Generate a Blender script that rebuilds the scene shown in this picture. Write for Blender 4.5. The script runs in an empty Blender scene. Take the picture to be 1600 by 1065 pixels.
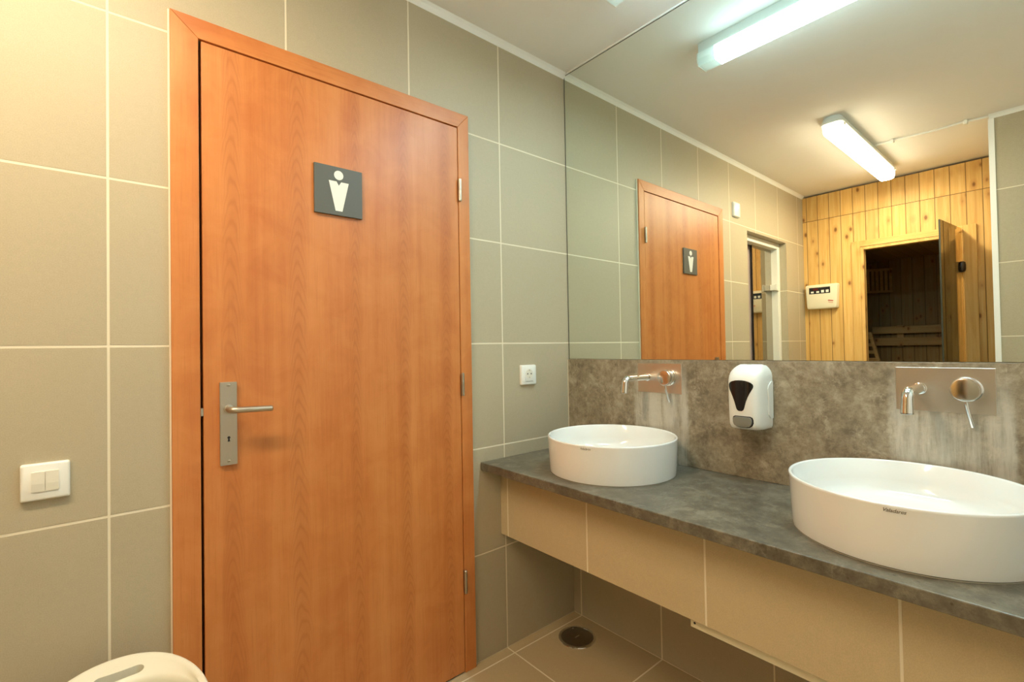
import bpy, bmesh, math, random
from mathutils import Vector, Matrix
random.seed(7)
S = bpy.context.scene
COL = S.collection

# ------------------------------------------------------------------ camera
CAM = Vector((-1.58665, -1.47892, 1.17885))
yaw, pitch, roll = 0.70130, 0.015461, -0.016909
fw = Vector((math.sin(yaw)*math.cos(pitch), math.cos(yaw)*math.cos(pitch), math.sin(pitch)))
rt = Vector((math.cos(yaw), -math.sin(yaw), 0))
up = rt.cross(fw)
r2 = rt*math.cos(roll) + up*math.sin(roll)
u2 = -rt*math.sin(roll) + up*math.cos(roll)
cd = bpy.data.cameras.new('camera')
cd.sensor_fit = 'HORIZONTAL'; cd.sensor_width = 36.0; cd.lens = 16.798
cd.clip_start = 0.02; cd.clip_end = 50
cam = bpy.data.objects.new('camera', cd)
m = Matrix((r2, u2, -fw)).transposed().to_4x4(); m.translation = CAM
cam.matrix_world = m
COL.objects.link(cam); S.camera = cam

# ------------------------------------------------------------------ world, exposure, light levels
w = bpy.data.worlds.new('world'); S.world = w; w.use_nodes = True
w.node_tree.nodes['Background'].inputs[0].default_value = (0.9, 0.85, 0.75, 1)
w.node_tree.nodes['Background'].inputs[1].default_value = 0.0
S.view_settings.view_transform = 'Standard'
S.view_settings.look = 'None'
S.view_settings.gamma = 1.0
S.view_settings.use_curve_mapping = False
S.view_settings.exposure = 1.28
COOL_STRENGTH = 28.0; COOL = (0.66, 0.93, 1.0)
WARM_STRENGTH = 41.0; WARM = (1.0, 0.83, 0.58)

# ------------------------------------------------------------------ node helpers
def srgb(r, g, b):
    f = lambda c: (c/255/12.92 if c/255 <= 0.04045 else ((c/255+0.055)/1.055)**2.4)
    return (f(r), f(g), f(b), 1.0)

class N:
    def __init__(self, name):
        self.m = bpy.data.materials.new(name); self.m.use_nodes = True
        self.t = self.m.node_tree; self.t.nodes.clear()
        self.out = self.t.nodes.new('ShaderNodeOutputMaterial')
    def n(self, typ, **kw):
        x = self.t.nodes.new('ShaderNode'+typ)
        for k, v in kw.items(): setattr(x, k, v)
        return x
    def link(self, a, b): self.t.links.new(a, b)
    def val(self, sock, v):
        if hasattr(v, 'is_linked') or isinstance(v, bpy.types.NodeSocket): self.link(v, sock)
        else: sock.default_value = v
    def math(self, op, a, b=0.0, c=0.0, clamp=False):
        x = self.n('Math', operation=op, use_clamp=clamp)
        self.val(x.inputs[0], a); self.val(x.inputs[1], b); self.val(x.inputs[2], c)
        return x.outputs[0]
    def mix(self, f, a, b, typ='MIX'):
        x = self.n('MixRGB', blend_type=typ)
        self.val(x.inputs[0], f); self.val(x.inputs[1], a); self.val(x.inputs[2], b)
        return x.outputs[0]
    def ramp(self, f, stops):
        x = self.n('ValToRGB'); self.link(f, x.inputs[0])
        e = x.color_ramp.elements
        while len(e) < len(stops): e.new(0.5)
        for el, (p, c) in zip(e, stops):
            el.position = p; el.color = c if len(c) == 4 else (*c, 1)
        return x.outputs[0]
    def pos(self):
        return self.n('NewGeometry').outputs['Position']
    def obj(self):
        return self.n('TexCoord').outputs['Object']
    def map(self, vec, scale=(1, 1, 1), loc=(0, 0, 0), rot=(0, 0, 0)):
        x = self.n('Mapping'); self.link(vec, x.inputs[0])
        x.inputs['Scale'].default_value = scale; x.inputs['Location'].default_value = loc; x.inputs['Rotation'].default_value = rot
        return x.outputs[0]
    def noise(self, vec, scale, detail=2, rough=0.5, dist=0.0):
        x = self.n('TexNoise'); self.link(vec, x.inputs['Vector'])
        x.inputs['Scale'].default_value = scale; x.inputs['Detail'].default_value = detail
        x.inputs['Roughness'].default_value = rough; x.inputs['Distortion'].default_value = dist
        return x.outputs['Fac']
    def xyz(self, vec):
        x = self.n('SeparateXYZ'); self.link(vec, x.inputs[0]); return x.outputs
    def comb(self, a, b, c):
        x = self.n('CombineXYZ'); self.val(x.inputs[0], a); self.val(x.inputs[1], b); self.val(x.inputs[2], c); return x.outputs[0]
    def bump(self, h, strength=0.3, dist=0.002):
        x = self.n('Bump'); x.inputs['Strength'].default_value = strength; x.inputs['Distance'].default_value = dist
        self.link(h, x.inputs['Height']); return x.outputs[0]
    def bsdf(self, color, rough=0.5, metal=0.0, normal=None, spec=0.5, coat=0.0):
        x = self.n('BsdfPrincipled')
        self.val(x.inputs['Base Color'], color); self.val(x.inputs['Roughness'], rough); self.val(x.inputs['Metallic'], metal)
        x.inputs['Specular IOR Level'].default_value = spec
        x.inputs['Coat Weight'].default_value = coat; x.inputs['Coat Roughness'].default_value = 0.05
        if normal is not None: self.link(normal, x.inputs['Normal'])
        self.link(x.outputs[0], self.out.inputs[0]); return x

def plain(name, c, rough=0.4, metal=0.0, spec=0.5, coat=0.0, var=0.04):
    k = N(name)
    f = k.noise(k.obj(), 30, 3)
    col = k.mix(k.math('MULTIPLY', f, var), c, (c[0]*0.5, c[1]*0.5, c[2]*0.5, 1))
    k.bsdf(col, rough, metal, None, spec, coat)
    return k.m

# ------------------------------------------------------------------ materials
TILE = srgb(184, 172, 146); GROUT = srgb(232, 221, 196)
def tile_mat(name, axes, off, base=TILE, grout=GROUT, g=0.0052, rough=0.42):
    """axes: world axes the grid runs along; off: where a joint sits on each axis."""
    k = N(name); p = k.pos(); s = k.xyz(p)
    masks = []; ids = []
    for a, o in zip(axes, off):
        q = k.math('DIVIDE', k.math('SUBTRACT', s[a], o), 0.4)
        fr = k.math('FRACT', q); ids.append(k.math('FLOOR', q))
        d = k.math('MULTIPLY', k.math('MINIMUM', fr, k.math('SUBTRACT', 1.0, fr)), 0.4)
        x = k.n('MapRange'); k.link(d, x.inputs[0])
        x.inputs[1].default_value = g*0.42; x.inputs[2].default_value = g*0.62; x.inputs[3].default_value = 1; x.inputs[4].default_value = 0
        masks.append(x.outputs[0])
    mk = masks[0]
    for q in masks[1:]: mk = k.math('MAXIMUM', mk, q)
    fine = k.noise(p, 420, 2, 0.6); mid = k.noise(p, 70, 4, 0.7); big = k.noise(p, 3, 2)
    wn = k.n('TexWhiteNoise', noise_dimensions='3D')
    k.link(k.comb(ids[0], ids[1] if len(ids) > 1 else 0.0, 0.0), wn.inputs['Vector'])
    v = k.math('ADD', k.math('MULTIPLY', k.math('SUBTRACT', fine, 0.5), 0.34), k.math('MULTIPLY', k.math('SUBTRACT', mid, 0.5), 0.14))
    v = k.math('ADD', v, k.math('MULTIPLY', k.math('SUBTRACT', big, 0.5), 0.06))
    v = k.math('ADD', v, k.math('MULTIPLY', k.math('SUBTRACT', wn.outputs['Value'], 0.5), 0.045))
    v = k.math('ADD', v, 1.0)
    hs = k.n('HueSaturation'); k.val(hs.inputs['Color'], base); k.link(v, hs.inputs['Value'])
    col = k.mix(mk, hs.outputs[0], grout)
    h = k.math('ADD', k.math('SUBTRACT', 1.0, mk), k.math('MULTIPLY', fine, 0.06))
    k.bsdf(col, k.math('ADD', k.math('MULTIPLY', mk, 0.35), rough), 0, k.bump(h, 0.5, 0.0015), 0.28)
    return k.m
XO, YO = -0.387, -0.0435
M = {}
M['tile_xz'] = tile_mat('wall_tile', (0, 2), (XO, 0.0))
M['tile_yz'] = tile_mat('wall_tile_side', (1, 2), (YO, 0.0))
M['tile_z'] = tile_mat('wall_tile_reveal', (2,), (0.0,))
M['tile_xy'] = tile_mat('floor_tile', (0, 1), (XO, YO), base=srgb(190, 170, 134), rough=0.35)
M['tile_y'] = tile_mat('apron_tile_lit', (1,), (YO,), base=srgb(200, 182, 146))  # lighter copy of the wall tile; brighter light on the apron put into colour

def wood(name, grain_axis, ca, cb, cc, columns=None, rough=0.38):
    """cherry laminate; columns: list of (across position, half width) of cathedral-figured stripes, local coordinates."""
    k = N(name); o = k.obj(); s = k.xyz(o)
    sc = [1, 1, 1]; sc[grain_axis] = 0.04
    st = k.map(o, tuple(sc))
    f1 = k.noise(st, 16, 4, 0.55, 0.3)
    f2 = k.noise(st, 170, 3, 0.6, 0.2)
    cloud = k.noise(o, 9, 4, 0.6, 0.6)
    base = k.ramp(k.math('ADD', k.math('MULTIPLY', f1, 0.6), k.math('MULTIPLY', cloud, 0.4)), [(0.34, ca), (0.5, cb), (0.66, cc)])
    dark = (ca[0]*0.72, ca[1]*0.62, ca[2]*0.55, 1)
    col = k.mix(k.math('MULTIPLY', k.ramp(f2, [(0.5, (0, 0, 0)), (0.75, (1, 1, 1))]), 0.22), base, dark)
    if columns:
        along = s[grain_axis]
        wob = k.math('MULTIPLY', k.math('SUBTRACT', k.noise(k.map(o, (0, 0, 1)), 4, 3), 0.5), 0.05)
        for i, (x0, hw) in enumerate(columns):
            dx = k.math('DIVIDE', k.math('SUBTRACT', k.math('ADD', s[0], wob), x0), hw)
            d2 = k.math('MULTIPLY', dx, dx)
            mk = k.math('SUBTRACT', 1.0, d2, clamp=True)
            ph = k.math('ADD', k.math('ADD', k.math('MULTIPLY', along, 19.0 + 3*i), k.math('MULTIPLY', d2, 3.0)), k.math('MULTIPLY', k.noise(st, 12, 2), 7.0))
            ln = k.math('POWER', k.math('ADD', k.math('MULTIPLY', k.math('SINE', k.math('MULTIPLY', ph, 6.283)), 0.5), 0.5), 3.0)
            amt = k.math('MULTIPLY', mk, k.math('ADD', k.math('MULTIPLY', ln, 0.24), k.math('MULTIPLY', f1, 0.42)))
            col = k.mix(amt, col, dark)
    k.bsdf(col, rough, 0, k.bump(f2, 0.05, 0.001), 0.45)
    return k.m
CH = (srgb(190, 110, 54), srgb(205, 128, 68), srgb(214, 140, 79))
M['cherry_v'] = wood('cherry_laminate', 2, *CH, columns=[(-0.331, 0.028), (-0.163, 0.030), (0.011, 0.022), (0.178, 0.026), (0.345, 0.024)])
M['cherry_j'] = wood('cherry_laminate_jamb', 2, *CH)
M['cherry_h'] = wood('cherry_laminate_rail', 0, *CH)

def pine(name, board_axis=None, width=0.098, off=0.0, seam=None, tint=1.0, sat=1.0, flip=False):
    """knotty pine boards standing upright; board_axis is the horizontal world axis across the boards."""
    k = N(name); p = k.pos(); s = k.xyz(p)
    if board_axis is not None:
        q = k.math('DIVIDE', k.math('SUBTRACT', s[board_axis], off), width)
        idn = k.math('FLOOR', q); fr = k.math('FRACT', q)
        d = k.math('MULTIPLY', k.math('MINIMUM', fr, k.math('SUBTRACT', 1.0, fr)), width)
        x = k.n('MapRange'); k.link(d, x.inputs[0]); x.inputs[1].default_value = 0.0008; x.inputs[2].default_value = 0.003
        x.inputs[3].default_value = 1; x.inputs[4].default_value = 0
        gr = x.outputs[0]
        if seam is not None:
            hi = k.math('GREATER_THAN', s[2], seam)
            idn = k.math('ADD', idn, k.math('MULTIPLY', hi, 37.0))
            dz = k.math('ABSOLUTE', k.math('SUBTRACT', s[2], seam))
            gr = k.math('MAXIMUM', gr, k.math('LESS_THAN', dz, 0.0022))
    else:
        idn = k.math('MULTIPLY', s[0], 0.0); gr = k.math('MULTIPLY', s[0], 0.0)
    wn = k.n('TexWhiteNoise', noise_dimensions='1D'); k.link(idn, wn.inputs['W'])
    rnd = wn.outputs['Value']
    sh = k.comb(k.math('MULTIPLY', rnd, 3.0), k.math('MULTIPLY', rnd, 7.0), k.math('MULTIPLY', rnd, 11.0))
    va = k.n('VectorMath', operation='ADD'); k.link(p, va.inputs[0]); k.link(sh, va.inputs[1]); pv = va.outputs[0]
    g1 = k.noise(k.map(pv, (1, 0.05, 1) if flip else (1, 1, 0.05)), 38, 4, 0.6, 0.8)
    g2 = k.noise(k.map(pv, (1, 0.03, 1) if flip else (1, 1, 0.03)), 130, 3, 0.6)
    vo = k.n('TexVoronoi', feature='F1'); k.link(k.map(pv, (1, 1, 0.55)), vo.inputs['Vector']); vo.inputs['Scale'].default_value = 15
    vo.inputs['Randomness'].default_value = 1.0
    dd = k.math('ADD', vo.outputs['Distance'], k.math('MULTIPLY', k.noise(p, 60, 2), 0.05))
    kn = k.ramp(dd, [(0.11, (1, 1, 1)), (0.21, (0, 0, 0))])
    halo = k.ramp(dd, [(0.16, (1, 1, 1)), (0.42, (0, 0, 0))])
    a = srgb(218, 168, 92); b = srgb(232, 187, 112); c = srgb(240, 203, 134)
    col = k.ramp(g1, [(0.3, a), (0.52, b), (0.75, c)])
    col = k.mix(k.math('MULTIPLY', k.ramp(g2, [(0.5, (0, 0, 0)), (0.8, (1, 1, 1))]), 0.3), col, a)
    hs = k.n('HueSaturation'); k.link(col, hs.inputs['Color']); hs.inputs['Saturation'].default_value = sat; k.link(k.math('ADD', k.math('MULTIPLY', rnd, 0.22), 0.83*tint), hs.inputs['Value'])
    pick = k.math('GREATER_THAN', k.math('FRACT', k.math('MULTIPLY', k.xyz(vo.outputs['Color'])[0], 7.0)), 0.42)
    col = k.mix(k.math('MULTIPLY', k.math('MULTIPLY', halo, pick), 0.35), hs.outputs[0], srgb(176, 110, 45))
    col = k.mix(k.math('MULTIPLY', k.math('MULTIPLY', kn, pick), 0.75), col, srgb(100, 56, 22))
    col = k.mix(k.math('MULTIPLY', gr, 0.8), col, srgb(70, 42, 16))
    k.bsdf(col, 0.5, 0, k.bump(k.math('SUBTRACT', 1.0, gr), 0.5, 0.003), 0.3)
    return k.m
M['pine_y'] = pine('pine_boards', 1, 0.0815, -0.845, 2.196)
M['pine_yin'] = pine('pine_boards_inner_shaded', 1, 0.09, 0.0, None, 0.36, 1.0)  # same pine darkened: the dimness of the sauna is put into the colour
M['pine_xin'] = pine('pine_boards_side_shaded', 0, 0.09, 0.0, None, 0.36, 1.0)  # sauna shade put into the colour here too
M['pine'] = pine('pine_plain')
M['pine_rail'] = pine('pine_rail', flip=True)
M['pine_darker'] = pine('pine_rail_darker', flip=True, tint=0.55, sat=0.95)  # darker tone of the pine, used for the sauna fittings

def concrete(name, base_a, base_b, base_c, rough, streaks=None):
    k = N(name); p = k.pos(); s = k.xyz(p)
    n1 = k.noise(p, 7, 7, 0.68, 0.6); n2 = k.noise(p, 42, 6, 0.7); n3 = k.noise(p, 240, 3, 0.6)
    f = k.math('ADD', k.math('MULTIPLY', n1, 0.5), k.math('MULTIPLY', n2, 0.5))
    col = k.ramp(f, [(0.38, base_a), (0.5, base_b), (0.61, base_c)])
    col = k.mix(k.math('MULTIPLY', k.ramp(n3, [(0.52, (0, 0, 0)), (0.8, (1, 1, 1))]), 0.55), col, base_a)
    n4 = k.noise(p, 15, 8, 0.78, 0.5)
    lite = (min(1, base_c[0]*1.35), min(1, base_c[1]*1.36), min(1, base_c[2]*1.4), 1)
    col = k.mix(k.math('MULTIPLY', k.ramp(n4, [(0.53, (0, 0, 0)), (0.66, (1, 1, 1))]), 0.6), col, lite)
    # fine pale scratches
    sc = k.n('TexVoronoi', feature='DISTANCE_TO_EDGE'); k.link(k.map(p, (1, 1.0, 1.0)), sc.inputs['Vector']); sc.inputs['Scale'].default_value = 26
    scr = k.math('MULTIPLY', k.ramp(sc.outputs['Distance'], [(0.0, (1, 1, 1)), (0.018, (0, 0, 0))]), k.ramp(n4, [(0.5, (0, 0, 0)), (0.58, (1, 1, 1))]))
    col = k.mix(k.math('MULTIPLY', scr, 0.45), col, lite)
    vo = k.n('TexVoronoi', feature='F1'); k.link(p, vo.inputs['Vector']); vo.inputs['Scale'].default_value = 46
    pick = k.math('GREATER_THAN', k.xyz(vo.outputs['Color'])[0], 0.76)
    pores = k.math('MULTIPLY', k.ramp(vo.outputs['Distance'], [(0.07, (1, 1, 1)), (0.15, (0, 0, 0))]), pick)
    col = k.mix(k.math('MULTIPLY', pores, 0.65), col, srgb(58, 48, 36))
    stain = k.ramp(k.noise(k.map(p, (1, 1, 1), (3.1, 1.7, 0.4)), 9, 6, 0.7, 1.0), [(0.60, (0, 0, 0)), (0.70, (1, 1, 1))])
    col = k.mix(k.math('MULTIPLY', stain, 0.4), col, base_a)
    if streaks:
        # pale limescale run marks under each tap plate
        run = k.noise(k.map(p, (1, 1, 0.10)), 30, 5, 0.7)
        for y0, y1 in streaks:
            mid = (y0+y1)/2; hw = abs(y1-y0)/2
            d = k.math('SUBTRACT', 1.0, k.math('DIVIDE', k.math('ABSOLUTE', k.math('SUBTRACT', s[1], mid)), hw))
            my = k.ramp(k.math('ADD', d, k.math('MULTIPLY', k.math('SUBTRACT', n2, 0.5), 0.10)), [(0.0, (0, 0, 0)), (0.10, (1, 1, 1))])
            mz = k.n('MapRange'); k.link(s[2], mz.inputs[0]); mz.inputs[1].default_value = 1.12; mz.inputs[2].default_value = 0.985
            mk = k.math('MULTIPLY', my, mz.outputs[0])
            mk = k.math('MULTIPLY', mk, k.ramp(run, [(0.34, (0.12, 0.12, 0.12)), (0.58, (1, 1, 1))]))
            col = k.mix(k.math('MULTIPLY', mk, 0.8), col, srgb(205, 200, 186))
    k.bsdf(col, k.math('ADD', k.math('MULTIPLY', n2, 0.25), rough), 0, k.bump(k.math('SUBTRACT', n3, k.math('MULTIPLY', pores, 2.0)), 0.2, 0.001), 0.45)
    return k.m
M['concrete'] = concrete('splashback_concrete', srgb(114, 102, 83), srgb(148, 135, 112), srgb(174, 162, 139), 0.35, [(-0.35, -0.585), (-1.15, -1.39)])
M['concrete_top'] = concrete('countertop_concrete', srgb(80, 74, 62), srgb(104, 98, 84), srgb(128, 122, 106), 0.22)

M['ceiling'] = plain('ceiling_paint', srgb(246, 243, 238), 0.7, spec=0.2)
M['white_paint'] = plain('white_paint', srgb(248, 248, 244), 0.5)
M['caulk'] = plain('white_caulk', srgb(238, 228, 205), 0.5)
M['sealant'] = plain('clear_sealant', srgb(150, 144, 128), 0.25)
M['ceramic'] = plain('white_ceramic', srgb(238, 238, 234), 0.12, spec=0.6, coat=0.5, var=0.0)
M['white_plastic'] = plain('white_plastic', srgb(240, 239, 231), 0.28)
M['ivory_plastic'] = plain('ivory_plastic', srgb(236, 228, 200), 0.4)
M['bin_plastic'] = plain('cream_plastic', srgb(228, 223, 204), 0.4)
M['switch_key'] = plain('switch_key_plastic', srgb(234, 229, 214), 0.3)
M['black'] = plain('black_plastic', srgb(22, 22, 24), 0.3)
M['smoke'] = plain('smoked_plastic', srgb(20, 20, 24), 0.15, coat=0.3)
M['grey_plastic'] = plain('grey_button_plastic', srgb(140, 138, 128), 0.35)
M['slate'] = plain('slate_grey_panel', srgb(92, 92, 84), 0.45)
M['sign_white'] = plain('sign_white', srgb(240, 238, 228), 0.45)
M['gap'] = plain('gap_shade', srgb(28, 16, 10), 0.8)  # near-black colour standing in for the shade inside narrow gaps and slots
M['red'] = plain('red_ink', srgb(196, 60, 50), 0.5)
M['red_dark'] = plain('dark_red_display', srgb(90, 22, 22), 0.3)
M['ink'] = plain('grey_ink', srgb(92, 82, 66), 0.5)
M['socket_hole'] = plain('socket_hole', srgb(60, 54, 46), 0.5)
M['knob_brown'] = plain('dark_brown_knob', srgb(44, 26, 16), 0.3)
M['lamp_white'] = plain('lamp_housing_white', srgb(225, 230, 226), 0.4)
M['mirror_edge'] = plain('mirror_edge_dark', srgb(52, 56, 48), 0.4)
M['frame_white'] = plain('frame_white', srgb(238, 236, 224), 0.35)

def metal(name, c, rough, stretch=(1, 1, 1), amt=0.1):
    k = N(name); f = k.noise(k.map(k.obj(), stretch), 160, 3)
    k.bsdf(c, k.math('ADD', rough, k.math('MULTIPLY', f, amt)), 1.0)
    return k.m
M['chrome'] = metal('chrome', (0.78, 0.78, 0.77, 1), 0.05, amt=0.04)
M['satin_chrome'] = metal('satin_chrome', (0.74, 0.72, 0.69, 1), 0.13, amt=0.06)
M['steel'] = metal('brushed_steel', (0.74, 0.69, 0.61, 1), 0.27, (1, 0.3, 1), 0.1)
M['satin'] = metal('satin_nickel', (0.50, 0.45, 0.37, 1), 0.34, (1, 1, 0.05))
M['dark_steel'] = metal('worn_steel', (0.30, 0.27, 0.22, 1), 0.25, amt=0.15)

def mirror_mat():
    k = N('mirror_silver'); g = k.n('BsdfGlossy'); g.inputs['Roughness'].default_value = 0.0
    g.inputs['Color'].default_value = (0.87, 0.92, 0.87, 1)
    k.link(g.outputs[0], k.out.inputs[0]); return k.m
M['mirror'] = mirror_mat()
def tinted(name, col, refl, reflcol, ior=1.5):
    k = N(name); t = k.n('BsdfTransparent'); t.inputs[0].default_value = (*col, 1)
    g = k.n('BsdfGlossy'); g.inputs['Roughness'].default_value = 0.01; g.inputs['Color'].default_value = (*reflcol, 1)
    mx = k.n('MixShader'); fr = k.n('Fresnel'); fr.inputs[0].default_value = ior
    k.link(k.math('ADD', fr.outputs[0], refl, clamp=True), mx.inputs[0])
    k.link(t.outputs[0], mx.inputs[1]); k.link(g.outputs[0], mx.inputs[2]); k.link(mx.outputs[0], k.out.inputs[0]); return k.m
M['bronze_glass'] = tinted('bronze_glass', (0.95, 0.88, 0.73), 0.05, (0.97, 0.92, 0.82), 1.9)
M['niche_glass'] = tinted('reflective_glass', (0.30, 0.27, 0.24), 0.5, (0.82, 0.74, 0.62))
M['frost_glass'] = plain('frosted_grey_glass', srgb(170, 152, 146), 0.3)

def emis(name, col, strength, side):
    # the reflector tray behind the tube sends most of the light downwards, less out of the sides
    k = N(name); e = k.n('Emission'); e.inputs[0].default_value = (*col, 1)
    nz = k.xyz(k.n('NewGeometry').outputs['True Normal'])[2]
    dn = k.math('MAXIMUM', k.math('MULTIPLY', nz, -1.0), 0.0)
    k.link(k.math('MULTIPLY', k.math('ADD', k.math('MULTIPLY', k.math('POWER', dn, 1.6), 1-side), side), strength), e.inputs[1])
    k.link(e.outputs[0], k.out.inputs[0]); return k.m
M['cool_light'] = emis('cool_tube_light', COOL, COOL_STRENGTH, 0.12)
M['warm_light'] = emis('warm_tube_light', WARM, WARM_STRENGTH, 0.06)
def diffcover():
    k = N('clear_lamp_cover'); t = k.n('BsdfTranslucent'); t.inputs[0].default_value = (0.9, 0.93, 0.9, 1)
    d = k.n('BsdfPrincipled'); d.inputs['Base Color'].default_value = (0.85, 0.88, 0.84, 1); d.inputs['Roughness'].default_value = 0.25
    mx = k.n('MixShader'); mx.inputs[0].default_value = 0.5
    k.link(t.outputs[0], mx.inputs[1]); k.link(d.outputs[0], mx.inputs[2]); k.link(mx.outputs[0], k.out.inputs[0]); return k.m
M['cover'] = diffcover()

# ------------------------------------------------------------------ object helpers
def tag(o, label=None, cat=None, group=None, kind=None):
    if label: o['label'] = label
    if cat: o['category'] = cat
    if group: o['group'] = group
    if kind: o['kind'] = kind
    return o
def empty(name, loc, label, cat, group=None, kind=None):
    o = bpy.data.objects.new(name, None); COL.objects.link(o); o.location = loc
    o.empty_display_size = 0.05
    return tag(o, label, cat, group, kind)
def wloc(o):
    v = Vector((0, 0, 0))
    while o is not None: v += o.location; o = o.parent
    return v
def obj(name, bm, mat, parent=None, loc=None, smooth=False, angle=40):
    """bm is in world coordinates; becomes ONE object."""
    bmesh.ops.recalc_face_normals(bm, faces=bm.faces[:])
    base = wloc(parent) if parent else Vector((0, 0, 0))
    l = Vector(loc) if loc is not None else base
    bmesh.ops.translate(bm, verts=bm.verts[:], vec=-l)
    me = bpy.data.meshes.new(name); bm.to_mesh(me); bm.free()
    o = bpy.data.objects.new(name, me); COL.objects.link(o)
    if parent: o.parent = parent
    o.location = l-base
    mats = mat if isinstance(mat, (list, tuple)) else [mat]
    for q in mats: me.materials.append(q)
    if smooth:
        for pl in me.polygons: pl.use_smooth = True
        me.set_sharp_from_angle(angle=math.radians(angle))
    return o
def BM(): return bmesh.new()
def box(bm, a, b, bev=0.0, seg=2, mi=0):
    x0, x1 = sorted((a[0], b[0])); y0, y1 = sorted((a[1], b[1])); z0, z1 = sorted((a[2], b[2]))
    t = bmesh.new()
    v = [t.verts.new(c) for c in ((x0, y0, z0), (x1, y0, z0), (x1, y1, z0), (x0, y1, z0), (x0, y0, z1), (x1, y0, z1), (x1, y1, z1), (x0, y1, z1))]
    for f in ((0, 3, 2, 1), (4, 5, 6, 7), (0, 1, 5, 4), (1, 2, 6, 5), (2, 3, 7, 6), (3, 0, 4, 7)): t.faces.new([v[i] for i in f])
    if bev > 0: bmesh.ops.bevel(t, geom=t.edges[:], offset=bev, segments=seg, profile=0.5, affect='EDGES')
    return merge(bm, t, mi)
def merge(bm, t, mi=0):
    t.verts.index_update(); mp = {}
    for v in t.verts: mp[v] = bm.verts.new(v.co)
    for f in t.faces:
        g = bm.faces.new([mp[v] for v in f.verts]); g.material_index = mi; g.smooth = f.smooth
    t.free(); return bm
def prism(bm, pts, ext, cap=True):
    """closed outline pts (3D) extruded along vector ext."""
    e = Vector(ext); a = [bm.verts.new(p) for p in pts]; b = [bm.verts.new(Vector(p)+e) for p in pts]
    n = len(pts)
    for i in range(n): bm.faces.new((a[i], a[(i+1) % n], b[(i+1) % n], b[i]))
    if cap: bm.faces.new(a); bm.faces.new(list(reversed(b)))
    return bm
def frame_at(d):
    d = Vector(d).normalized(); h = Vector((0, 0, 1)) if abs(d.z) < 0.9 else Vector((0, 1, 0))
    x = d.cross(h).normalized(); return x, x.cross(d).normalized()
def loft(bm, rings, closed=False, cap=True):
    R = [[bm.verts.new(p) for p in r] for r in rings]
    n = len(rings[0]); k = len(R)
    for i in range(k if closed else k-1):
        A, B = R[i], R[(i+1) % k]
        for j in range(n): bm.faces.new((A[j], A[(j+1) % n], B[(j+1) % n], B[j]))
    if cap and not closed: bm.faces.new(R[0]); bm.faces.new(list(reversed(R[-1])))
    return bm
def tube(bm, pts, r, seg=16, cap=True):
    pts = [Vector(p) for p in pts]; rings = []
    d0 = (pts[1]-pts[0]).normalized(); x, y = frame_at(d0)
    for i, p in enumerate(pts):
        d = (pts[min(i+1, len(pts)-1)]-pts[max(i-1, 0)]).normalized()
        x = (x-d*x.dot(d)).normalized(); y = d.cross(x)
        rr = r[i] if isinstance(r, (list, tuple)) else r
        rings.append([p+x*rr*math.cos(2*math.pi*j/seg)+y*rr*math.sin(2*math.pi*j/seg) for j in range(seg)])
    return loft(bm, rings, cap=cap)
def lathe(bm, c, axis, prof, seg=48, cap=True):
    """prof: (distance along axis, radius)"""
    c = Vector(c); a = Vector(axis).normalized(); x, y = frame_at(a)
    rings = [[c+a*h+x*r*math.cos(2*math.pi*j/seg)+y*r*math.sin(2*math.pi*j/seg) for j in range(seg)] for h, r in prof]
    return loft(bm, rings, cap=cap)
def rrect(cx, cz, w, h, r, n=6):
    out = []
    for sx, sz, a0 in ((1, 1, 0), (-1, 1, 90), (-1, -1, 180), (1, -1, 270)):
        for i in range(n+1):
            a = math.radians(a0+90*i/n)
            out.append((cx+sx*(w/2-r)+r*math.cos(a), cz+sz*(h/2-r)+r*math.sin(a)))
    return out
def arc_path(p0, corner, p1, r, n=8):
    p0, c, p1 = Vector(p0), Vector(corner), Vector(p1)
    a = (p0-c).normalized(); b = (p1-c).normalized(); half = a.angle(b)/2
    t = r/math.tan(half); s = c+a*t; e = c+b*t; bis = (a+b).normalized(); o = c+bis*(r/math.sin(half))
    out = [p0]
    vs = (s-o); ve = (e-o); ang = vs.angle(ve); ax = vs.cross(ve).normalized()
    for i in range(n+1): out.append(o+Matrix.Rotation(ang*i/n, 3, ax) @ vs)
    out.append(p1); return out

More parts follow.
